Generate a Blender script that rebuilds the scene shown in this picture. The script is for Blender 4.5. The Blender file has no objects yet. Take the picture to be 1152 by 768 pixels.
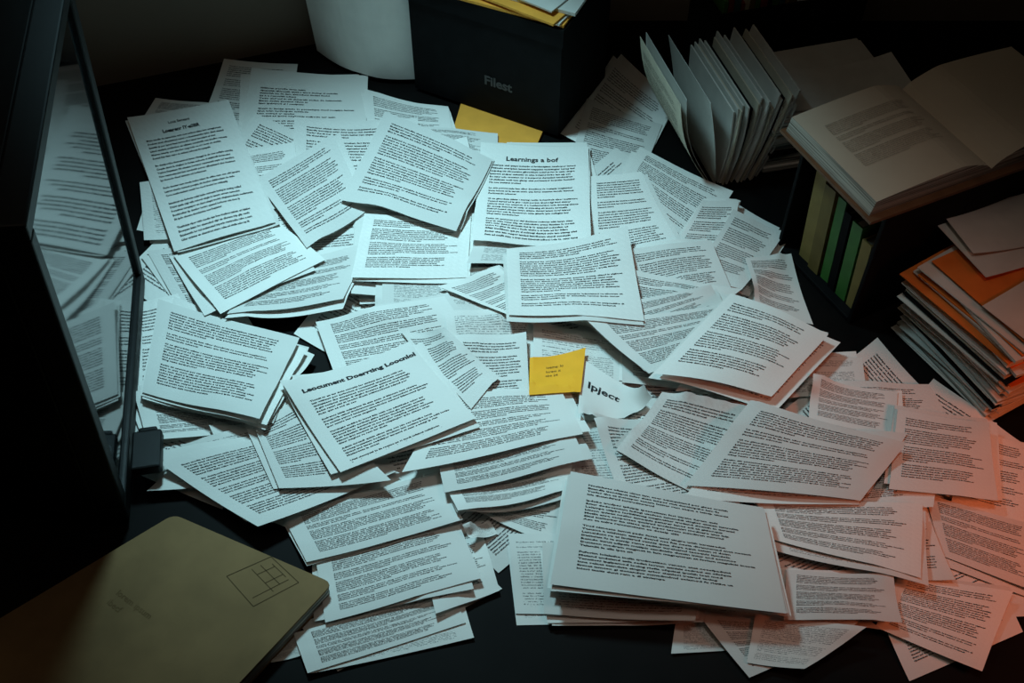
import bpy, math, random
import numpy as np
from mathutils import Vector, Matrix
random.seed(7); np.random.seed(7)
Z0=0.75
F=1235.0; CH=1.30; CY=-1.09
S5,C5=math.sin(math.radians(50)),math.cos(math.radians(50))
def un(u,v,h=0.0):
    k=(v-384)/F
    D=(CH-h)/(S5+C5*k)
    return ((u-576)/F*D, CY+D*(C5-k*S5))
scene=bpy.context.scene
# ------------------------------------------------------------------ materials
def mat(name,col,rough=0.6,spec=0.5,metal=0.0,noise=0.15,scale=30,bump=0.0,ior=None,coat=0):
    m=bpy.data.materials.new(name); m.use_nodes=True
    nt=m.node_tree; b=nt.nodes['Principled BSDF']
    tc=nt.nodes.new('ShaderNodeTexCoord')
    n=nt.nodes.new('ShaderNodeTexNoise'); n.inputs['Scale'].default_value=scale; n.inputs['Detail'].default_value=5
    nt.links.new(tc.outputs['Object'],n.inputs['Vector'])
    r=nt.nodes.new('ShaderNodeMapRange')
    r.inputs['From Min'].default_value=0.3; r.inputs['From Max'].default_value=0.7
    r.inputs['To Min'].default_value=1-noise; r.inputs['To Max'].default_value=1+noise
    nt.links.new(n.outputs['Fac'],r.inputs['Value'])
    mx=nt.nodes.new('ShaderNodeVectorMath'); mx.operation='SCALE'
    mx.inputs[0].default_value=col[:3]
    nt.links.new(r.outputs['Result'],mx.inputs['Scale'])
    nt.links.new(mx.outputs['Vector'],b.inputs['Base Color'])
    b.inputs['Roughness'].default_value=rough
    b.inputs['Metallic'].default_value=metal
    b.inputs['Specular IOR Level'].default_value=spec
    if ior: b.inputs['IOR'].default_value=ior
    b.inputs['Coat Weight'].default_value=coat
    if bump:
        bp=nt.nodes.new('ShaderNodeBump'); bp.inputs['Strength'].default_value=bump; bp.inputs['Distance'].default_value=0.002
        nt.links.new(n.outputs['Fac'],bp.inputs['Height']); nt.links.new(bp.outputs['Normal'],b.inputs['Normal'])
    return m
def stripes(name,c1,c2,scale,rough=0.8):
    """page-edge material: thin horizontal layers along object Z"""
    m=bpy.data.materials.new(name); m.use_nodes=True
    nt=m.node_tree; b=nt.nodes['Principled BSDF']
    tc=nt.nodes.new('ShaderNodeTexCoord'); mp=nt.nodes.new('ShaderNodeMapping')
    mp.inputs['Scale'].default_value=(4,4,scale)
    n=nt.nodes.new('ShaderNodeTexNoise'); n.inputs['Scale'].default_value=1; n.inputs['Detail'].default_value=3
    cr=nt.nodes.new('ShaderNodeValToRGB')
    cr.color_ramp.elements[0].position=0.38; cr.color_ramp.elements[0].color=(*c2,1)
    cr.color_ramp.elements[1].position=0.55; cr.color_ramp.elements[1].color=(*c1,1)
    nt.links.new(tc.outputs['Object'],mp.inputs['Vector']); nt.links.new(mp.outputs['Vector'],n.inputs['Vector'])
    nt.links.new(n.outputs['Fac'],cr.inputs['Fac']); nt.links.new(cr.outputs['Color'],b.inputs['Base Color'])
    b.inputs['Roughness'].default_value=rough; b.inputs['Specular IOR Level'].default_value=0.2
    return m
def doc_material():
    m=bpy.data.materials.new('printed_paper'); m.use_nodes=True
    nt=m.node_tree; b=nt.nodes['Principled BSDF']; L=nt.links
    def M(op,a,b_=None,c=None):
        n=nt.nodes.new('ShaderNodeMath'); n.operation=op
        for i,x in enumerate((a,b_,c)):
            if x is None: continue
            if isinstance(x,(int,float)): n.inputs[i].default_value=x
            else: L.new(x,n.inputs[i])
        return n.outputs[0]
    def WN(x,y,z):
        c=nt.nodes.new('ShaderNodeCombineXYZ')
        for i,q in enumerate((x,y,z)):
            if isinstance(q,(int,float)): c.inputs[i].default_value=q
            else: L.new(q,c.inputs[i])
        w=nt.nodes.new('ShaderNodeTexWhiteNoise'); w.noise_dimensions='3D'
        L.new(c.outputs[0],w.inputs['Vector']); return w.outputs['Value']
    uv=nt.nodes.new('ShaderNodeUVMap'); uv.uv_map='UVMap'
    sp=nt.nodes.new('ShaderNodeSeparateXYZ'); L.new(uv.outputs[0],sp.inputs[0])
    U,V=sp.outputs[0],sp.outputs[1]
    a=nt.nodes.new('ShaderNodeAttribute'); a.attribute_name='seed'; seed=a.outputs['Fac']
    a2=nt.nodes.new('ShaderNodeAttribute'); a2.attribute_name='txt'; on=a2.outputs['Fac']
    vt=M('MULTIPLY',M('SUBTRACT',1.0,V),30.0); line=M('FLOOR',vt); f=M('FRACT',vt)
    h1=WN(line,seed,1.0); h2=WN(M('ADD',line,1.0),seed,1.0)
    blank=M('LESS_THAN',h1,0.13); nb=M('LESS_THAN',h2,0.13)
    end=M('SUBTRACT',0.9,M('MULTIPLY',nb,M('MULTIPLY',WN(line,seed,3.0),0.6)))
    inr=M('MULTIPLY',M('GREATER_THAN',U,0.1),M('LESS_THAN',U,end))
    inv=M('MULTIPLY',M('GREATER_THAN',V,0.09),M('LESS_THAN',V,0.9))
    cell=M('FLOOR',M('MULTIPLY',U,60.0))
    word=M('GREATER_THAN',WN(cell,line,seed),0.16)
    lc=WN(M('FLOOR',M('MULTIPLY',U,180.0)),line,seed)
    sub=WN(M('FLOOR',M('MULTIPLY',U,180.0)),M('FLOOR',M('MULTIPLY',vt,5.0)),seed)
    top=M('SUBTRACT',0.34,M('MULTIPLY',M('GREATER_THAN',lc,0.72),0.18))
    band=M('MULTIPLY',M('GREATER_THAN',f,top),M('LESS_THAN',f,0.72))
    ink=M('MULTIPLY',M('MULTIPLY',inr,inv),M('MULTIPLY',word,band))
    ink=M('MULTIPLY',ink,M('SUBTRACT',1.0,blank))
    ink=M('MULTIPLY',ink,M('GREATER_THAN',sub,0.35))
    ink=M('MULTIPLY',M('MULTIPLY',ink,on),0.85)
    tc=nt.nodes.new('ShaderNodeTexCoord'); n=nt.nodes.new('ShaderNodeTexNoise'); n.inputs['Scale'].default_value=14
    L.new(tc.outputs['Object'],n.inputs['Vector'])
    tone=M('ADD',M('MULTIPLY',n.outputs['Fac'],0.08),M('ADD',0.60,M('MULTIPLY',WN(seed,5.0,2.0),0.20)))
    cc=nt.nodes.new('ShaderNodeCombineColor')
    L.new(tone,cc.inputs[0]); L.new(M('MULTIPLY',tone,0.985),cc.inputs[1]); L.new(M('MULTIPLY',tone,0.93),cc.inputs[2])
    mx=nt.nodes.new('ShaderNodeMix'); mx.data_type='RGBA'
    L.new(ink,mx.inputs[0]); L.new(cc.outputs[0],mx.inputs[6]); mx.inputs[7].default_value=(0.03,0.03,0.035,1)
    L.new(mx.outputs[2],b.inputs['Base Color'])
    b.inputs['Roughness'].default_value=0.75; b.inputs['Specular IOR Level'].default_value=0.25
    return m
M_doc=doc_material()
M_ink=mat('printed_ink',(0.022,0.022,0.025),0.7,0.2)
M_black=mat('black_plastic',(0.0035,0.004,0.0042),0.5,0.2,noise=0.2,scale=80)
M_blackbox=mat('black_board',(0.004,0.004,0.0045),0.7,0.10,noise=0.3,scale=40,bump=0.15)
M_glass=mat('dark_screen_glass',(0.004,0.006,0.007),0.06,0.5,noise=0.0,ior=1.62)
M_desk=mat('dark_desk_top',(0.0040,0.0034,0.0032),0.6,0.08,noise=0.35,scale=12)
M_wall=mat('wall_plaster',(0.20,0.165,0.13),0.9,0.1,noise=0.08,scale=3,bump=0.1)
M_floor=mat('dark_floor',(0.05,0.04,0.035),0.6,0.3,noise=0.2,scale=5)
M_card=mat('tan_cardboard',(0.23,0.145,0.065),0.8,0.2,noise=0.16,scale=14,bump=0.1)
M_yellow=mat('yellow_card',(0.98,0.45,0.03),0.75,0.2,noise=0.06)
M_folder=mat('manila_folder',(0.78,0.35,0.05),0.75,0.2,noise=0.08)
M_orange=mat('orange_card',(0.70,0.18,0.03),0.75,0.2,noise=0.08)
M_white=mat('plain_paper',(0.62,0.61,0.56),0.8,0.2,noise=0.05)
M_bright=mat('white_catalogue_paper',(0.80,0.79,0.74),0.8,0.2,noise=0.04)
M_cream=mat('cream_paper',(0.55,0.50,0.39),0.8,0.2,noise=0.07)
M_edge=stripes('page_edges',(0.55,0.52,0.45),(0.14,0.13,0.11),420)
M_edge2=stripes('paper_stack_edges',(0.55,0.54,0.48),(0.09,0.09,0.08),260)
M_brown=mat('brown_cover',(0.16,0.075,0.035),0.6,0.3,noise=0.2)
M_green=mat('green_spine',(0.05,0.17,0.03),0.5,0.4,noise=0.15)
M_olive=mat('olive_spine',(0.18,0.12,0.035),0.6,0.3,noise=0.15)
M_tan=mat('tan_spine',(0.28,0.19,0.06),0.6,0.3,noise=0.15)
M_red=mat('red_spine',(0.22,0.03,0.02),0.6,0.3)
M_teal=mat('teal_spine',(0.03,0.10,0.11),0.6,0.3)
M_grey=mat('grey_print',(0.07,0.07,0.07),0.6,0.3)
M_pencil=mat('pencil_mark',(0.09,0.06,0.028),0.8,0.1)
# ------------------------------------------------------------------ helpers
class MB:
    """accumulates one mesh with several materials"""
    def __init__(s): s.v=[]; s.f=[]; s.m=[]; s.mats=[]
    def mi(s,m):
        if m not in s.mats: s.mats.append(m)
        return s.mats.index(m)
    def add(s,verts,faces,m,T=None):
        o=len(s.v)
        for p in verts:
            p=Vector(p)
            if T is not None: p=T@p
            s.v.append(p[:])
        k=s.mi(m) if not isinstance(m,list) else None
        for i,f in enumerate(faces):
            s.f.append([o+j for j in f]); s.m.append(k if k is not None else s.mi(m[i]))
    def box(s,x0,x1,y0,y1,z0,z1,m,T=None,mtop=None,mside=None):
        v=[(x0,y0,z0),(x1,y0,z0),(x1,y1,z0),(x0,y1,z0),(x0,y0,z1),(x1,y0,z1),(x1,y1,z1),(x0,y1,z1)]
        f=[(0,3,2,1),(4,5,6,7),(0,1,5,4),(1,2,6,5),(2,3,7,6),(3,0,4,7)]
        ms=[m,mtop or m]+[mside or m]*4
        s.add(v,f,ms,T)
    def obj(s,name,loc=(0,0,0),parent=None,bevel=0,smooth=False):
        me=bpy.data.meshes.new(name)
        loc=Vector(loc)
        me.from_pydata([tuple(Vector(p)-loc) for p in s.v],[],s.f)
        for m in s.mats: me.materials.append(m)
        me.polygons.foreach_set('material_index',s.m)
        me.update()
        o=bpy.data.objects.new(name,me); scene.collection.objects.link(o); o.location=loc
        if parent: o.parent=parent
        if bevel:
            b=o.modifiers.new('bevel','BEVEL'); b.width=bevel; b.segments=2; b.limit_method='ANGLE'
        if smooth:
            for p in me.polygons: p.use_smooth=True
        return o
def TR(x,y,z,deg=0,rx=0,ry=0):
    return Matrix.Translation((x,y,z))@Matrix.Rotation(math.radians(deg),4,'Z')@Matrix.Rotation(math.radians(ry),4,'Y')@Matrix.Rotation(math.radians(rx),4,'X')
def text_arrays(body,size,spacing=1.0,align='LEFT',offset=0.0,res=1,charsp=1.0):
    c=bpy.data.curves.new('t','FONT'); c.body=body; c.size=size; c.space_line=spacing
    c.align_x=align; c.offset=offset; c.resolution_u=res; c.fill_mode='FRONT'; c.space_character=charsp
    o=bpy.data.objects.new('t',c); scene.collection.objects.link(o)
    bpy.context.view_layer.update()
    dg=bpy.context.evaluated_depsgraph_get()
    me=bpy.data.meshes.new_from_object(o.evaluated_get(dg))
    n=len(me.vertices); co=np.empty(n*3); me.vertices.foreach_get('co',co); co=co.reshape(-1,3)[:,:2].copy()
    fs=[list(p.vertices) for p in me.polygons]
    bpy.data.objects.remove(o); bpy.data.curves.remove(c); bpy.data.meshes.remove(me)
    return co,fs
SY='lo rem ip sum do lor sit a met con sec te tur ad ip is cing e lit sed do eius mod tem por in ci di dunt ut la bo re et mag na al i qua en im ven iam quis nos trud ex er ci ta tion ul lam co nis i fu gi at nul la pa ri a tur the of and to in for with'.split()
def word():
    return ''.join(random.choice(SY) for _ in range(random.choice([1,1,2,2,2,3,3,4])))
PH=1.35
def make_body(kind):
    lines=[]; N=28
    rem=random.randint(4,7)
    while len(lines)<N:
        if rem<=0:
            lines.append('')
            rem=random.randint(3,8); continue
        target=62 if rem>1 else random.randint(20,52)
        if kind==2: target=random.choice([20,30,44,50])
        l=''
        while len(l)<target-3:
            w=word()
            if not l: w=w.capitalize()
            l+=w+' '
        l=l.strip()[:64]
        lines.append(l); rem-=1
    return '\n'.join(lines)
BOD=[]
for k in [0,0,0,1,1,2]:
    co,fs=text_arrays(make_body(k),0.0252,1.52,offset=0.0010)
    w=co[:,0].max(); co[:,0]*=0.80/w
    co[:,1]=-co[:,1]
    co[:,1]-=co[:,1].min()
    BOD.append((co,fs))
# ------------------------------------------------------------------ scattered documents
RES=0.005; X0,Y0=-1.1,-0.8; NX,NY=440,340
H=np.zeros((NY,NX))
def hq(x,y,w=2):
    i=np.clip(((y-Y0)/RES).astype(int),w,NY-1-w); j=np.clip(((x-X0)/RES).astype(int),w,NX-1-w)
    r=np.full(x.shape,-1.0)
    for a in range(-w,w+1,1):
        for b in range(-w,w+1,1):
            r=np.maximum(r,H[i+a,j+b])
    return r
NG=16
gu=np.linspace(0,1,NG+1); GU,GV=np.meshgrid(gu,gu)   # GU across, GV downwards (0=top)
def bil(c,U,V):
    c=[np.array(p,float) for p in c]
    return ((1-U)*(1-V))[...,None]*c[0]+(U*(1-V))[...,None]*c[1]+(U*V)[...,None]*c[2]+((1-U)*V)[...,None]*c[3]
def drape(corn,curl,arch=(0,0)):
    P=bil(corn,GU,GV)
    h=hq(P[...,0],P[...,1])+0.0011
    z=h.copy()
    for it in range(30):
        p=np.pad(z,1,mode='edge')
        s=(p[:-2,1:-1]+p[2:,1:-1]+p[1:-1,:-2]+p[1:-1,2:])/4
        z=np.maximum(h,s)
    for (cu,cv),a in zip([(0,0),(1,0),(1,1),(0,1)],curl):
        d=np.sqrt((GU-cu)**2+(GV-cv)**2); t=np.clip(1-d/0.8,0,1)
        z=z+a*t**2
    z=z+arch[0]*np.sin(np.pi*GU)+arch[1]*np.sin(np.pi*GV)
    return P,z
def raster(P,z):
    t=np.linspace(0,NG,90); I,J=np.meshgrid(t,t,indexing='ij')
    i=np.clip(I.astype(int),0,NG-1); j=np.clip(J.astype(int),0,NG-1); a=I-i; b=J-j
    Q=np.dstack([P,z])
    q=((1-a)*(1-b))[...,None]*Q[i,j]+(a*(1-b))[...,None]*Q[i+1,j]+((1-a)*b)[...,None]*Q[i,j+1]+(a*b)[...,None]*Q[i+1,j+1]
    ii=np.clip(((q[...,1]-Y0)/RES).astype(int),0,NY-1); jj=np.clip(((q[...,0]-X0)/RES).astype(int),0,NX-1)
    np.maximum.at(H,(ii.ravel(),jj.ravel()),q[...,2].ravel())
DV=[];DF=[];DM=[];DUV=[];DS=[];DT=[]; off=0
def emit_sheet(P,z,seed,txt):
    global off
    Q=np.dstack([P,z+Z0]).reshape(-1,3)
    DV.append(Q); n=NG+1
    DS.append(np.full(len(Q),seed)); DT.append(np.full(len(Q),txt))
    for i in range(NG):
        for j in range(NG):
            f=[i*n+j,(i+1)*n+j,(i+1)*n+j+1,i*n+j+1]
            DF.append([off+k for k in f]); DM.append(0)
            DUV.extend([(gu[k%n],1-gu[k//n]) for k in f])
    off+=len(Q)
def emit_text(P,z,co,fs,u0,v0,sc=1.0,dz=0.0005):
    """wrap flat glyph outlines (page units) onto the sheet surface"""
    global off
    Q=np.dstack([P,z+Z0])
    u=np.clip(u0+co[:,0]*sc,0.01,0.99)*NG; v=np.clip((v0*PH+co[:,1]*sc)/PH,0.01,0.985)*NG
    i=np.clip(v.astype(int),0,NG-1); j=np.clip(u.astype(int),0,NG-1); a=v-i; b=u-j
    q=((1-a)*(1-b))[:,None]*Q[i,j]+(a*(1-b))[:,None]*Q[i+1,j]+((1-a)*b)[:,None]*Q[i,j+1]+(a*b)[:,None]*Q[i+1,j+1]
    q[:,2]+=dz
    DV.append(q); DS.append(np.zeros(len(q))); DT.append(np.zeros(len(q)))
    lim=0.955*NG
    for f in fs:
        if max(v[k] for k in f)>lim: continue
        DF.append([off+k for k in f][::-1]); DM.append(1); DUV.extend([(0,0)]*len(f))
    off+=len(q)
# yellow folder lies on the desk first, half under the papers and the file box
yb=MB(); yp=[un(*q,0.006) for q in ((520,112),(614,140),(596,182),(505,162))]
yb.add([(x,y,Z0+0.001) for x,y in yp]+[(x,y,Z0+0.007) for x,y in yp],[(3,2,1,0),(4,5,6,7),(0,1,5,4),(1,2,6,5),(2,3,7,6),(3,0,4,7)],M_folder)
yb.obj('yellow_folder',loc=(yp[0][0],yp[0][1],Z0))
raster(bil(yp,GU,GV),np.full((NG+1,NG+1),.008))
# sheets, bottom to top: corners, copies underneath, style, corner curl
R=None
SH=[
((252,66,335,72,322,150,225,138),0,'t',R),
((175,110,260,118,250,160,150,150),0,'t',R),
((283,76,414,85,410,176,265,180),1,'l',R),
((410,100,505,122,512,165,415,170),1,'t',R),
((430,138,560,150,560,185,440,180),0,'t',R),
((690,62,758,120,720,195,630,150),1,'t',R),
((660,110,745,140,720,200,640,190),0,'t',R),
]
def fill(u,v,w,h,deg):
    a=math.radians(deg); c,s=math.cos(a),math.sin(a); k=.72+.28*(v/768)
    return tuple(x for (p,q) in((-w/2,-h/2),(w/2,-h/2),(w/2,h/2),(-w/2,h/2)) for x in (u+p*c-q*s, v+(p*s+q*c)*k))
rf=random.Random(21)
for (u,v) in [(230,210),(310,200),(400,190),(480,215),(600,232),(700,240),(235,300),(330,250),(430,290),(520,320),(640,320),(740,300),(790,270),
              (250,420),(220,480),(330,520),(420,350),(470,420),(560,470),(620,420),(680,440),(760,400),(820,380),(860,460),(640,540),(720,520),(560,560),(440,480),
              (910,520),(980,470),(1060,520),(920,610),(1010,600),(1090,620),(1060,680)]:
    SH.append((fill(u,v,rf.uniform(115,145),rf.uniform(130,165),rf.uniform(-50,50)),0,'t',R))
SH+=[
((157,205,270,180,300,262,162,270),1,'n',R),
((165,282,290,262,330,330,205,352),1,'t',R),
((300,215,420,190,430,290,300,300),1,'t',R),
((255,175,330,160,345,230,262,235),1,'t',R),
((570,160,660,160,680,230,590,240),1,'t',R),
((720,165,825,215,775,290,690,215),1,'t',(0,.01,0,0)),
((790,225,832,225,812,310,742,300),1,'t',R),
((825,235,884,260,835,325,780,305),1,'t',R),
((838,290,890,285,915,365,850,345),0,'t',R),
((665,198,722,193,768,280,665,298),1,'t',(0,0,.012,0)),
((700,280,800,270,830,340,740,360),1,'t',R),
((400,235,535,240,530,330,395,330),2,'t',R),
((500,260,665,262,668,297,500,297),1,'t',R),
((430,300,560,300,560,350,430,345),1,'n',R),
((155,340,200,330,260,460,150,470),1,'t',R),
((150,440,330,420,345,480,165,495),2,'t',R),
((355,362,500,333,540,400,378,425),1,'t',R),
((500,350,600,350,610,410,510,420),0,'n',R),
((600,360,700,380,700,440,600,440),1,'n',R),
((590,430,680,440,690,520,600,520),1,'t',R),
((700,360,830,370,820,440,700,430),1,'t',R),
((860,400,970,402,975,440,860,450),1,'n',R),
((940,428,1045,432,1085,500,950,520),1,'t',R),
((1090,480,1160,500,1160,590,1070,565),1,'t',R),
((1040,555,1165,590,1165,665,1060,625),1,'t',R),
((1012,645,1140,665,1105,755,985,705),1,'t',R),
((985,560,1030,545,1075,652,1010,650),1,'t',R),
((880,500,1060,500,1050,570,880,580),1,'t',R),
((640,480,700,470,760,560,650,560),1,'n',R),
((745,630,900,640,1000,700,760,690),1,'n',R),
((760,700,850,690,900,725,755,735),0,'n',R),
((785,690,965,700,945,715,843,762),1,'t',R),
((850,690,975,705,905,752,840,745),0,'n',R),
((885,640,1005,645,1015,700,882,697),1,'t',R),
# bottom-left column
((335,700,545,640,565,662,380,755),0,'n',R),
((300,716,330,706,345,735,305,745),0,'n',R),
((330,712,508,660,524,700,346,757),1,'t',R),
((470,600,540,590,562,664,490,690),0,'t',R),
((355,628,515,585,542,650,366,700),1,'t',R),
((318,580,492,530,521,584,345,632),1,'t',R),
((520,590,550,585,560,600,530,605),0,'n',R),
# middle-lower
((540,545,650,530,628,616,535,575),0,'t',R),
((495,535,645,512,640,550,515,574),1,'t',R),
((490,505,640,478,658,517,500,554),1,'t',R),
((235,478,390,470,450,530,290,592),0,'t',R),
((205,500,330,460,450,532,165,552),0,'n',R),
((178,520,330,482,446,530,290,592),1,'t',(.0,0,0,.012)),
((285,478,345,440,440,540,314,549),1,'t',R),
((178,336,345,392,300,478,160,448),2,'n',R),
((178,336,337,380,292,471,160,441),1,'t',(.01,0,.008,0)),
((512,376,592,373,598,479,520,484),1,'t',R),
((500,440,632,440,656,488,452,531),1,'t',R),
((450,372,500,368,562,424,530,460),0,'t',(.0,0.01,0,0)),
# top-left cluster
((300,300,415,277,386,336,255,353),2,'t',R),
((195,287,312,248,366,292,248,353),1,'t',R),
((288,202,374,150,414,236,345,279),1,'t',(0,.01,0,0)),
((143,132,257,112,310,250,196,283),1,'h2',(.006,.012,0,.0)),
# top centre
((410,240,530,243,526,312,395,312),1,'t',R),
((535,268,665,270,666,296,525,296),1,'n',R),
((541,160,662,165,665,273,531,270),1,'h',R),
((433,125,554,180,513,260,383,225),1,'a',(.008,.0,.006,0)),
((492,322,560,300,620,345,600,365),1,'t',R),
# fan on the right
((700,300,835,325,770,375,610,355),1,'t',R),
((640,345,800,320,815,345,730,412),2,'t',R),
((660,360,830,340,830,380,730,420),1,'t',R),
((570,280,706,254,725,361,572,354),1,'t',(0,.01,.0,0)),
((800,375,935,385,905,430,760,440),1,'n',R),
((822,330,932,376,868,446,735,420),2,'a',(.0,.010,0,0.004)),
# centre right
((655,403,735,438,702,470,650,465),0,'h3',(0,0,0,0)),
((668,470,775,470,836,572,711,590),1,'t',(0,0,.0,.006)),
((745,440,850,455,792,560,693,506),1,'t',R),
((915,420,1010,440,1008,492,910,470),1,'t',R),
((1010,460,1113,475,1123,563,1000,550),2,'t',(0,.01,.0,0)),
((850,563,1038,566,1036,650,868,606),2,'t',R),
((845,448,1020,498,968,563,770,546),2,'a',(.0,.012,0,.0)),
# front stack
((572,600,640,600,690,690,580,690),1,'n',R),
((610,610,800,610,782,698,612,690),2,'n',R),
((642,530,860,572,885,690,619,657),6,'t',(.004,0,0,0.002)),
# heading sheet
((318,432,460,384,536,470,383,531),2,'H',(.0,.006,.006,.004)),
]
HEAD={}
def head(body,size,off_,w=None):
    k=(body,size)
    if k not in HEAD:
        co,fs=text_arrays(body,size,1.0,offset=off_,res=2); co[:,1]=-co[:,1]; HEAD[k]=(co,fs)
    return HEAD[k]
for idx,(c,nu,style,curl) in enumerate(SH):
    px=[(c[0],c[1]),(c[2],c[3]),(c[4],c[5]),(c[6],c[7])]
    cu=curl if curl else tuple(random.choice([0,0,.003,.005,.009]) for _ in range(4))
    ar=(0.008,0) if style=='a' else ((.004,0) if style in('h2','H') else (0,0))
    base=[un(u,v,0.01) for u,v in px]
    for k in range(nu):
        P0,z0=drape(base,(0,0,0,0))
        zz=[z0[0,0],z0[0,-1],z0[-1,-1],z0[-1,0]]
        b2=[un(u,v,h) for (u,v),h in zip(px,zz)]
        cen=np.mean(b2,axis=0); ang=math.radians(random.uniform(-6,6)); sh=(random.uniform(-.012,.012),random.uniform(-.016,.006))
        if nu>=5: ang*=0.3; sh=(sh[0]*.5,sh[1]*.5)
        b2=[((p[0]-cen[0])*math.cos(ang)-(p[1]-cen[1])*math.sin(ang)+cen[0]+sh[0],(p[0]-cen[0])*math.sin(ang)+(p[1]-cen[1])*math.cos(ang)+cen[1]+sh[1]) for p in b2]
        P,z=drape(b2,(0,0,0,0) if nu>=5 else tuple(random.choice([0,0,.004]) for _ in range(4)))
        if nu>=5: z=z+0.002
        emit_sheet(P,z,random.random()*10,1.0); raster(P,z)
    hz=np.full(4,.01)
    for it in range(8):
        P,z=drape(base,cu,ar)
        hz=.5*hz+.5*np.array([z[0,0],z[0,-1],z[-1,-1],z[-1,0]])
        base=[un(u,v,h) for (u,v),h in zip(px,hz)]
    P,z=drape(base,cu,ar)
    emit_sheet(P,z,random.random()*10,1.0 if style=='n' else 0.0); raster(P,z)
    if style in('t','h','h2','l','H','a'):
        co,fs=BOD[5] if style=='l' else BOD[idx%5]
        emit_text(P,z,co,fs,0.10,0.09 if style in('t','a') else (0.2 if style!='H' else 0.24))
    if style=='h': emit_text(P,z,*head('Learnings a bof',0.078,0.002),0.24,0.16)
    if style=='h2':
        emit_text(P,z,*head('Loca Senears',0.04,0.0008),0.36,0.10); emit_text(P,z,*head('Loearenr IY-a0BR',0.05,0.002),0.28,0.165)
    if style=='H': emit_text(P,z,*head('Leocument Doerrting Loocnlol',0.070,0.003),0.09,0.155)
    if style=='h3': emit_text(P,z,*head('Ipject',0.24,0.006),0.12,0.45)
me=bpy.data.meshes.new('scattered_documents')
V=np.concatenate(DV).astype(np.float32)
me.vertices.add(len(V)); me.vertices.foreach_set('co',V.ravel())
tot=np.array([len(f) for f in DF],dtype=np.int32); st=np.concatenate([[0],np.cumsum(tot)[:-1]]).astype(np.int32)
lv=np.concatenate([np.array(f,dtype=np.int32) for f in DF])
me.loops.add(len(lv)); me.loops.foreach_set('vertex_index',lv)
me.polygons.add(len(DF)); me.polygons.foreach_set('loop_start',st)
me.polygons.foreach_set('material_index',np.array(DM,dtype=np.int32))
me.materials.append(M_doc); me.materials.append(M_ink)
me.update(calc_edges=True)
uvl=me.uv_layers.new(name='UVMap'); uvl.data.foreach_set('uv',np.array(DUV,dtype=np.float32).ravel())
a=me.attributes.new('seed','FLOAT','POINT'); a.data.foreach_set('value',np.concatenate(DS).astype(np.float32))
a=me.attributes.new('txt','FLOAT','POINT'); a.data.foreach_set('value',np.concatenate(DT).astype(np.float32))
me.polygons.foreach_set('use_smooth',np.array([m==0 for m in DM]))
me.validate()
docs=bpy.data.objects.new('scattered_documents',me); scene.collection.objects.link(docs)
def topz(x,y): return float(hq(np.array([x]),np.array([y]))[0])
# ------------------------------------------------------------------ sticky note
def note(name,c,m,hz,curl=0.0):
    for _ in range(3):
        base=[un(c[2*i],c[2*i+1],hz) for i in range(4)]
        P,z=drape(base,(0,curl,0,0)); hz=float(z.mean())
    raster(P,z)
    b=MB(); n=NG+1
    vs=[(P[i,j,0],P[i,j,1],z[i,j]+Z0) for i in range(n) for j in range(n)]
    b.add(vs,[(i*n+j,(i+1)*n+j,(i+1)*n+j+1,i*n+j+1) for i in range(NG) for j in range(NG)],m)
    co,fs=text_arrays('ioeme: lo\nlorem it\nabe 24',0.085,1.3,res=2)
    Q=np.dstack([P,z+Z0]); u=(0.3+co[:,0])*NG; v=(0.3-co[:,1])*NG
    i=np.clip(v.astype(int),0,NG-1); j=np.clip(u.astype(int),0,NG-1); a_=v-i; b_=u-j
    q=((1-a_)*(1-b_))[:,None]*Q[i,j]+(a_*(1-b_))[:,None]*Q[i+1,j]+((1-a_)*b_)[:,None]*Q[i,j+1]+(a_*b_)[:,None]*Q[i+1,j+1]; q[:,2]+=.0005
    b.add([tuple(p) for p in q],fs,M_pencil)
    return b.obj(name,loc=(P[8,8,0],P[8,8,1],Z0+z[8,8]))
note('yellow_sticky_note',(596,402,659,389,653,444,595,449),M_yellow,0.02,0.006)
# ------------------------------------------------------------------ desk and room
WY=0.87
b=MB()
ol=[(-1.3,-.66),(1.3,-.66),(1.3,WY-.01),(-.16,WY-.01),(-1.3,.47)]
b.add([(x,y,Z0-.035) for x,y in ol]+[(x,y,Z0) for x,y in ol],[(4,3,2,1,0),(5,6,7,8,9)]+[(i,(i+1)%5,5+(i+1)%5,5+i) for i in range(5)],M_desk)
for x,y in((-1.22,-.6),(1.16,-.6),(1.16,.75),(-1.22,.38)):
    b.box(x,x+.06,y,y+.06,0,Z0-0.035,M_desk)
b.obj('desk',loc=(0,0,Z0-0.035),bevel=0.003)
def plane(name,vs,m):
    b=MB(); b.add(vs,[tuple(range(len(vs)))],m); return b.obj(name)
xl=-1.9; yl=WY-(1.9-.15)*.34
fl=[(xl,-2.4),(1.9,-2.4),(1.9,WY),(-.15,WY),(xl,yl)]
plane('floor',[(x,y,0) for x,y in fl],M_floor)
plane('ceiling',[(x,y,2.7) for x,y in fl[::-1]],M_wall)
def wall(name,p,q): plane(name,[(*p,0),(*q,0),(*q,2.7),(*p,2.7)],M_wall)
wall('wall_back',fl[3],fl[2]); wall('wall_corner',fl[4],fl[3]); wall('wall_left',fl[0],fl[4]); wall('wall_right',fl[2],fl[1]); wall('wall_front',fl[1],fl[0])
b=MB(); b.box(-.14,1.9,WY-0.015,WY,0,0.09,M_wall); b.obj('baseboard_back')
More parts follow.
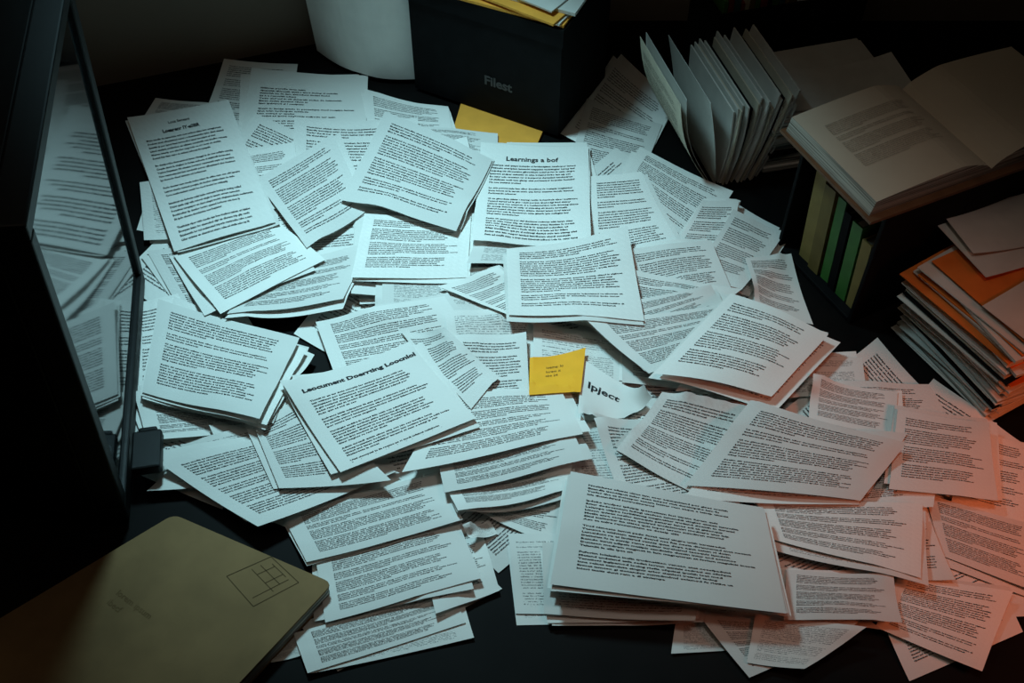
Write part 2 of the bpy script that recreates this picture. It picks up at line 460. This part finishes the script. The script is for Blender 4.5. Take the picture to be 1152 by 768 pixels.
# ------------------------------------------------------------------ monitor
N=Vector((-.516,-.323,Z0+.012)); Fp=Vector((-.586,.10,Z0+.012))
xa=(Fp-N).normalized(); W=(Fp-N).length+0.02; za=Vector((0.085,0.0,1)).normalized()
ya=xa.cross(za).normalized()
if ya.x<0: ya=-ya
T=Matrix(((xa.x,ya.x,za.x,N.x),(xa.y,ya.y,za.y,N.y),(xa.z,ya.z,za.z,N.z),(0,0,0,1)))
HM=0.55; bz=0.022
b=MB()
b.box(0,W,-0.035,0,0,bz+.012,M_black,T); b.box(0,W,-0.035,0,HM-bz,HM,M_black,T)
b.box(0,bz,-0.035,0,bz+.012,HM-bz,M_black,T); b.box(W-bz,W,-0.035,0,bz+.012,HM-bz,M_black,T)
b.box(bz,W-bz,-0.035,-0.030,bz,HM-bz,M_black,T)
v=[(0,-.035,0),(W,-.035,0),(W,-.035,HM),(0,-.035,HM),(0.03,-.19,.05),(W-.03,-.19,.05),(W-.03,-.19,HM-.06),(0.03,-.19,HM-.06)]
b.add(v,[(0,1,5,4),(1,2,6,5),(2,3,7,6),(3,0,4,7),(4,5,6,7),(0,3,2,1)],M_black,T)
mon=bpy.data.objects.new('computer_monitor',None); scene.collection.objects.link(mon); mon.location=N
def childof(o):
    o.parent=mon; o.matrix_parent_inverse=Matrix.Translation(-N)
childof(b.obj('housing',loc=N,bevel=0.004))
b=MB(); b.box(bz-.001,W-bz+.001,-0.029,-0.006,bz+.01,HM-bz+.001,M_glass,T); childof(b.obj('screen',loc=N))
b=MB(); b.box(0.08,W-0.08,-0.20,-0.05,-0.012,0.012,M_black,T); childof(b.obj('stand_foot',loc=N,bevel=0.004))
b=MB(); x,y=un(170,518,0.02); z=topz(x,y)
Tb=TR(x,y,Z0+z+.001,10)
b.box(-.020,.020,-.032,.032,0,.018,M_black,Tb); b.box(-.013,.013,.032,.041,.004,.014,M_black,Tb)
b.obj('usb_adapter',loc=(x,y,Z0+z),bevel=0.003)
# ------------------------------------------------------------------ file box (back)
ang=math.degrees(math.atan2(-.179,.334)); FX,FY=-.184,.625; FZ=Z0+.0085; Tb=TR(FX,FY,FZ,ang)
BW,BD,BH=.304,.20,.222
fb=MB()
t=.006
fb.box(0,BW,0,t,0,BH,M_blackbox,Tb); fb.box(0,BW,BD-t,BD,0,BH,M_blackbox,Tb)
fb.box(0,t,t,BD-t,0,BH,M_blackbox,Tb); fb.box(BW-t,BW,t,BD-t,0,BH,M_blackbox,Tb); fb.box(t,BW-t,t,BD-t,0,t,M_blackbox,Tb)
fb.box(-.004,BW+.004,-.004,BD+.004,BH-.03,BH+.004,M_blackbox,Tb)   # lid
co,fs=text_arrays('Filest',0.027,1.0,offset=0.0008,res=3)
fb.add([(BW*0.50+p[0],-.0012,0.064+p[1]) for p in co],fs,M_grey,Tb)
fb.obj('file_box',loc=(FX,FY,Z0),bevel=0.0015)
b=MB()
z=FZ+BH+.0055
for i,(m,dx,dy,r,th,w,d) in enumerate([(M_folder,.17,.095,3,.005,.26,.20),(M_white,.18,.10,-3,.004,.25,.195),(M_folder,.18,.095,-6,.004,.25,.195),(M_white,.19,.105,4,.006,.24,.185),(M_white,.18,.105,-8,.003,.23,.175)]):
    Tt=Tb@TR(dx,dy,0,r); Tt.translation.z=z
    b.box(-w/2,w/2,-d/2,d/2,0,th,m,Tt); z+=th+.0006
b.obj('folder_stack',loc=(0,.6,Z0+BH))
# ------------------------------------------------------------------ curved sheets helper
def curved(b,p0,p1,z0,z1,bulge,lean,m,th=0.0012,n=14,roll=0.0,T=None):
    """upright sheet between base points p0,p1, bowed sideways, leaning by vector lean"""
    p0=Vector((*p0,0));p1=Vector((*p1,0)); d=(p1-p0); nrm=Vector((d.y,-d.x,0)).normalized()
    vs=[]
    K=8
    for s in (0,1):
        for k in range(K+1):
            tz=k/K
            for i in range(n+1):
                t_=i/n
                q=p0+d*t_+nrm*(bulge*math.sin(math.pi*t_)+roll*tz*tz)+Vector((lean[0],lean[1],0))*tz+nrm*th*s
                vs.append((q.x,q.y,z0+(z1-z0)*tz))
    fs=[]; A=(n+1)*(K+1)
    for k in range(K):
        for i in range(n):
            a=k*(n+1)+i
            fs.append((a,a+1,a+n+2,a+n+1)); fs.append((A+a+n+1,A+a+n+2,A+a+1,A+a))
    for i in range(n):
        fs.append((A+i,A+i+1,i+1,i)); a=K*(n+1)+i; fs.append((a,a+1,A+a+1,A+a))
    for k in range(K):
        a=k*(n+1); fs.append((a,a+n+1,A+a+n+1,A+a)); a=a+n; fs.append((A+a,A+a+n+1,a+n+1,a))
    b.add(vs,fs,m,T)
b=MB(); q0=un(378,66); q1=un(482,94)
for i in range(8):
    o=i*0.0026
    curved(b,(q0[0]-o*2.0,q0[1]+o*.6),(q1[0]-o*.5-.010,q1[1]+o*.6),Z0+.012,Z0+.30-o*.5,.034,(-.016,.004),M_bright,.0013)
b.obj('curled_catalogue',loc=(*q0,Z0),smooth=False)
# ------------------------------------------------------------------ stacks
def stack(x,y,deg,w,d,items,jit=.006,rj=3,z=Z0):
    b=MB(); zz=z
    for m,th in items:
        T_=TR(x,y,zz,deg+random.uniform(-rj,rj)); T_=T_@Matrix.Translation((random.uniform(-jit,jit),random.uniform(-jit,jit),0))
        ww=w*random.uniform(.95,1.02); dd=d*random.uniform(.95,1.02)
        n=8; vs=[]; bow=random.uniform(-.000,.0015)
        for zlev in (0,th):
            for j in (0,1):
                for i in range(n+1):
                    s=i/n
                    vs.append((ww*s,dd*j,zlev+bow*math.sin(math.pi*s)))
        fs=[];ms=[]
        e=M_edge2 if m in(M_white,M_cream) and th>.003 else m
        for i in range(n):
            a=i;bq=n+1+i;c=2*(n+1)+i;dq=3*(n+1)+i
            fs+= [(bq,bq+1,a+1,a),(c,c+1,dq+1,dq),(a,a+1,c+1,c),(bq+1,bq,dq,dq+1)]; ms+=[m,m,e,e]
        fs+=[(0,2*(n+1),3*(n+1),n+1),(n,2*n+1,4*n+3,3*n+2)]; ms+=[e,e]
        b.add(vs,fs,ms,T_); zz+=th+.0006
    return b,zz
its=[]
for i in range(48):
    m=random.choice([M_white,M_white,M_white,M_cream])
    th=random.choice([.001,.0015,.002,.003,.005])
    if i in(9,17,30): m=M_blackbox
    if i in(20,27,33,38,41,44,46): m=M_orange; th=.0018
    its.append((m,th))
b,zt=stack(.69,-.150,27,.28,.20,its,.010,7)
def bowed(b,T_,w,d,lift,m,n=12):
    vs=[]
    for s in(0,.0008):
        for j in(0,1):
            for i in range(n+1):
                t_=i/n; vs.append((w*t_,d*j,s+lift*(abs(2*t_-1)**2.2)*(1 if t_>.5 else .35)))
    fs=[]; A=2*(n+1)
    for i in range(n): fs+=[(i,i+1,n+2+i,n+1+i),(A+n+1+i,A+n+2+i,A+i+1,A+i)]
    b.add(vs,fs,m,T_)
bowed(b,TR(.70,-.13,zt+.001,30),.26,.18,.008,M_orange)
bowed(b,TR(.722,-.160,zt+.004,34),.25,.115,.010,M_white)
bowed(b,TR(.675,-.015,zt+.006,22),.26,.12,.020,M_white)
bowed(b,TR(.665,.025,zt+.009,16),.24,.10,.034,M_white)
b.obj('paper_stack',loc=(.8,-.05,Z0))
# journals behind, with an open binder leaning on them
HX,HY=.345,.355; hd=Vector((.285-.345,.575-.355,0)).normalized(); rt=Vector((hd.y,-hd.x,0))
so=Vector((HX,HY,0))+rt*.105+hd*.0
rdeg=math.degrees(math.atan2(rt.y,rt.x))
its=[(random.choice([M_white,M_cream,M_white,M_blackbox]),random.choice([.004,.006,.009,.012])) for i in range(14)]
b,zt=stack(so.x,so.y,rdeg,.24,.185,its,.006,3)
bowed(b,TR(so.x-.005,so.y+.01,zt+.002,10),.25,.11,.018,M_white)
b.obj('journal_stack',loc=(so.x,so.y,Z0))
b=MB()
LV=[(112,0,.205,0),(109,.003,.20,.01),(101,.010,.19,-.004)]
for i in range(22):
    LV.append((88-i*.75+random.uniform(-.5,.5),.016+.0034*i,.172+random.uniform(-.022,.010),random.uniform(-.008,.008)))
for i,(dg_,sx,Lp,hs) in enumerate(LV):
    th=math.radians(dg_)
    base0=Vector((HX,HY,Z0+.003))+rt*sx+hd*hs
    n=8; vs=[]
    bend=-.03 if i<2 else .010+.004*math.sin(i*2.1)
    tk=.0006 if i<3 else .0026
    for s_ in(0,tk):
        for j in(0,1):
            for k in range(n+1):
                t_=k/n
                q=base0+hd*(.195*j)+(rt*math.cos(th)+Vector((0,0,1))*math.sin(th))*(Lp*t_)+rt*(bend*math.sin(math.pi*t_)*.5+s_)
                vs.append(q[:])
    fs=[]; A=2*(n+1)
    for k in range(n): fs+=[(k,k+1,n+2+k,n+1+k),(A+n+1+k,A+n+2+k,A+k+1,A+k),(k+1,k,A+k,A+k+1),(n+1+k,n+2+k,A+n+2+k,A+n+1+k)]
    fs.append((n,2*n+1,A+2*n+1,A+n))
    m=M_white if i%5 else M_cream
    if i in(9,18): m=M_blackbox
    if i==14: m=M_teal
    b.add(vs,fs,m)
    if i==0:
        co,fs2=BOD[2]; vs=[]
        for cx,cy in co:
            t_=1-(.1+cy/PH*.85); j=(1-(.08+cx*1.02))
            q=base0+hd*(.195*j)+(rt*math.cos(th)+Vector((0,0,1))*math.sin(th))*(Lp*t_)+rt*(bend*math.sin(math.pi*t_)*.5-.0012)
            vs.append(q[:])
        b.add(vs,fs2,M_ink)
b.obj('open_binder',loc=(HX,HY,Z0))
# dark open file crate behind, holding booklets and tall upright sheets
cp=Vector((HX,HY,0))+rt*.085+hd*.225
Tb=TR(cp.x,cp.y,Z0+.001,rdeg); b=MB(); CW,CDp,CHt=.29,.13,.185
b.box(0,CW,0,.005,0,CHt,M_blackbox,Tb); b.box(0,CW,CDp-.005,CDp,0,CHt,M_blackbox,Tb); b.box(0,.005,.005,CDp-.005,0,CHt,M_blackbox,Tb); b.box(CW-.005,CW,.005,CDp-.005,0,CHt,M_blackbox,Tb); b.box(.005,CW-.005,.005,CDp-.005,0,.005,M_blackbox,Tb)
x=.010
while x<.145:
    w=random.uniform(.006,.013); b.box(x,x+w,.010,CDp-.012,.006,.20+random.uniform(-.012,.012),random.choice([M_red,M_teal,M_green,M_tan,M_cream,M_olive,M_blackbox,M_white]),Tb); x+=w+.0015
for i in range(6):
    yy=.030+.015*i
    curved(b,(.155,yy),(.275,yy-.006),.006,.325-.012*i,.012,(.008,.010),M_bright if i%2==0 else M_cream,.0010,T=Tb)
b.obj('file_crate',loc=(cp.x,cp.y,Z0))
# ------------------------------------------------------------------ black shelf box with books (right)
Tb=TR(.5276,.0356,Z0+.002,27.5); SW,SD,SHt=.19,.42,.225; t=.007
b=MB()
b.box(0,SD,0,t,0,SHt,M_blackbox,Tb); b.box(0,SD,SW-t,SW,0,SHt,M_blackbox,Tb)
b.box(0,SD,t,SW-t,0,t,M_blackbox,Tb); b.box(0,SD,t,SW-t,SHt-t,SHt,M_blackbox,Tb); b.box(SD-t,SD,t,SW-t,t,SHt-t,M_blackbox,Tb)
b.obj('black_shelf_box',loc=(.53,.04,Z0),bevel=.0012)
b=MB(); y=.012
for m,w,h in [(M_tan,.020,.135),(M_green,.022,.150),(M_blackbox,.014,.155),(M_green,.018,.165),(M_olive,.024,.17),(M_tan,.024,.172)]:
    Tk=Tb@TR(.010+random.uniform(0,.008),y,t+.001,0,rx=-4)
    b.box(0,.15,0,.003,0,h,m,Tk); b.box(0,.15,w-.003,w,0,h,m,Tk); b.box(0,.003,.003,w-.003,0,h,m,Tk)
    b.box(.004,.146,.003,w-.003,.003,h-.004,M_edge,Tk); y+=w+.004
b.obj('row_of_books',loc=(.55,.1,Z0))
# ------------------------------------------------------------------ open book on the shelf box
def open_book(name,x,y,z,deg,Wd,Ht,tk):
    T_=TR(x,y,z,deg); b=MB(); n=20; m_=6
    b.box(-Wd-.006,Wd+.010,-Ht/2-.012,Ht/2+.006,0,.005,M_brown,T_)
    def zz(s):
        return .004+tk*(0.25+0.75*min(1,(s/.28))**.6 if s<.28 else 1-.28*((s-.28)/.72)**1.6)
    for side in(-1,1):
        vs=[];fs=[];ms=[]
        for lev in(0,1):
            for j in range(m_+1):
                for i in range(n+1):
                    s=i/n
                    vs.append((side*Wd*s*(1 if lev==0 else .975),-Ht/2+Ht*j/m_, .004 if lev==0 else zz(s)))
        A=(n+1)*(m_+1)
        for j in range(m_):
            for i in range(n):
                a=j*(n+1)+i; q=(A+a,A+a+1,A+a+n+2,A+a+n+1); fs.append(q if side>0 else q[::-1]); ms.append(M_page)
        for i in range(n):
            fs.append((i,i+1,A+i+1,A+i)); ms.append(M_edge); a=m_*(n+1)+i; fs.append((a+1,a,A+a,A+a+1)); ms.append(M_edge)
        for j in range(m_):
            a=j*(n+1)+n; fs.append((a,a+n+1,A+a+n+1,A+a)); ms.append(M_edge)
        b.add(vs,fs,ms,T_)
        co,fs2=BOD[1 if side<0 else 3]
        if side>0: continue
        vs=[]
        for cx,cy in co:
            px=-Wd*.975*(.98-(0.12+cx*.9)*.95)
            s2=abs(px)/(Wd*.975)
            vs.append((px,Ht/2-Ht*(.2+cy/PH*.62),zz(s2)+.0012))
        b.add(vs,[f[::-1] for f in fs2],M_faint,T_)
    return b.obj(name,loc=(x,y,z))
M_page=mat('book_page',(0.64,0.56,0.44),0.8,0.2,noise=0.05,scale=10)
M_faint=mat('faint_print',(0.38,0.33,0.26),0.8,0.2)
open_book('open_book',.652,.218,Z0+SHt+.004,25,.215,.205,.035)
# ------------------------------------------------------------------ cardboard document case (front left)
A=(-.452,-.324);B=(-.229,-.425);C=(-.40,-.655);Dd=(-.71,-.53)
def quadprism(b,pts,z0,z1,m,r=.012,seg=4,me_=None):
    out=[]
    n=len(pts)
    for i in range(n):
        p=Vector(pts[i]);a=(Vector(pts[i-1])-p).normalized();c=(Vector(pts[(i+1)%n])-p).normalized()
        for k in range(seg+1):
            t_=k/seg; s=p+a*r*(1-t_)**2+c*r*t_**2; out.append(s)
    k=len(out)
    b.add([(q.x,q.y,z0) for q in out]+[(q.x,q.y,z1) for q in out],[tuple(range(k)),tuple(range(2*k-1,k-1,-1))]+[((i+1)%k,i,k+i,k+(i+1)%k) for i in range(k)],[m,m]+[me_ or m]*k)
b=MB()
quadprism(b,[A,B,C,Dd],Z0+.001,Z0+.004,M_card)
A2,B2,C2,D2=[(p[0]*.985-.005,p[1]*.985-.007) for p in (A,B,C,Dd)]
quadprism(b,[A2,B2,C2,D2],Z0+.004,Z0+.024,M_edge,)
quadprism(b,[A,B,C,Dd],Z0+.024,Z0+.028,M_card)
def bar(p,q,w=.0010):
    p=Vector((*p,0));q=Vector((*q,0));d=(q-p).normalized();n_=Vector((-d.y,d.x,0))*w/2
    z_=Z0+.0284
    b.add([(*(p-n_)[:2],z_),(*(q-n_)[:2],z_),(*(q+n_)[:2],z_),(*(p+n_)[:2],z_)],[(0,1,2,3)],M_pencil)
s=[un(*q,.028) for q in((255,648),(305,626),(336,655),(285,682))]
for i in range(4): bar(s[i],s[(i+1)%4])
def lp(u,v): 
    a=Vector(s[0]).lerp(Vector(s[1]),u); c=Vector(s[3]).lerp(Vector(s[2]),u); return tuple(a.lerp(c,v))
for pq in [((.5,.1),(.5,.9)),((.5,.3),(.9,.3)),((.5,.6),(.9,.6)),((.7,.1),(.7,.8)),((.1,.8),(.9,.8)),((.9,.2),(.9,.7))]: bar(lp(*pq[0]),lp(*pq[1]),.0009)
M_faintcard=mat('faint_card_print',(0.16,0.10,0.045),0.8,0.1)
co,fs=text_arrays('lorem ipsum\nibecf',.012,1.3,res=2)
T_=TR(*un(130,668,.028),Z0+.0284,-35)
b.add([(p[0],p[1],0) for p in co],fs,M_faintcard,T_)
b.obj('cardboard_document_case',loc=(A[0],A[1],Z0))
# ------------------------------------------------------------------ lights
def spot(name,loc,tgt,e,col,size,blend,rad):
    l=bpy.data.lights.new(name,'SPOT'); l.energy=e; l.color=col; l.spot_size=math.radians(size); l.spot_blend=blend; l.shadow_soft_size=rad
    o=bpy.data.objects.new(name,l); scene.collection.objects.link(o); o.location=loc
    o.rotation_euler=(Vector(tgt)-Vector(loc)).to_track_quat('-Z','Y').to_euler(); return o
spot('cool_spot_lamp',(-.34,.40,Z0+1.2),(-.15,.06,Z0),74,(.48,.88,1.0),68,1.0,.10)
spot('neutral_spot_lamp',(.45,-.25,Z0+1.5),(.30,-.20,Z0),8,(1.0,.86,.78),54,1.0,.12)
spot('orange_side_lamp',(1.15,-.62,Z0+.50),(.76,-.36,Z0),13,(1.0,.18,.06),66,1.0,.12)
al=bpy.data.lights.new('added_warm_fill','AREA'); al.energy=1.4; al.color=(1.0,.80,.60); al.size=1.2  # warm fill added to lift the dark wall and shadows, not a real fixture
ao=bpy.data.objects.new('added_warm_fill',al); scene.collection.objects.link(ao); ao.location=(-.4,-.3,2.65)
w=bpy.data.worlds.new('w'); scene.world=w; w.use_nodes=True
w.node_tree.nodes['Background'].inputs[0].default_value=(.5,.65,.7,1); w.node_tree.nodes['Background'].inputs[1].default_value=.01
# ------------------------------------------------------------------ camera
cam=bpy.data.cameras.new('camera'); co_=bpy.data.objects.new('camera',cam); scene.collection.objects.link(co_)
co_.location=(0,CY,Z0+CH); co_.rotation_euler=(math.radians(40),0,0)
cam.sensor_width=36; cam.lens=36*F/1152; cam.clip_start=.01
scene.camera=co_
scene.view_settings.view_transform='Standard'
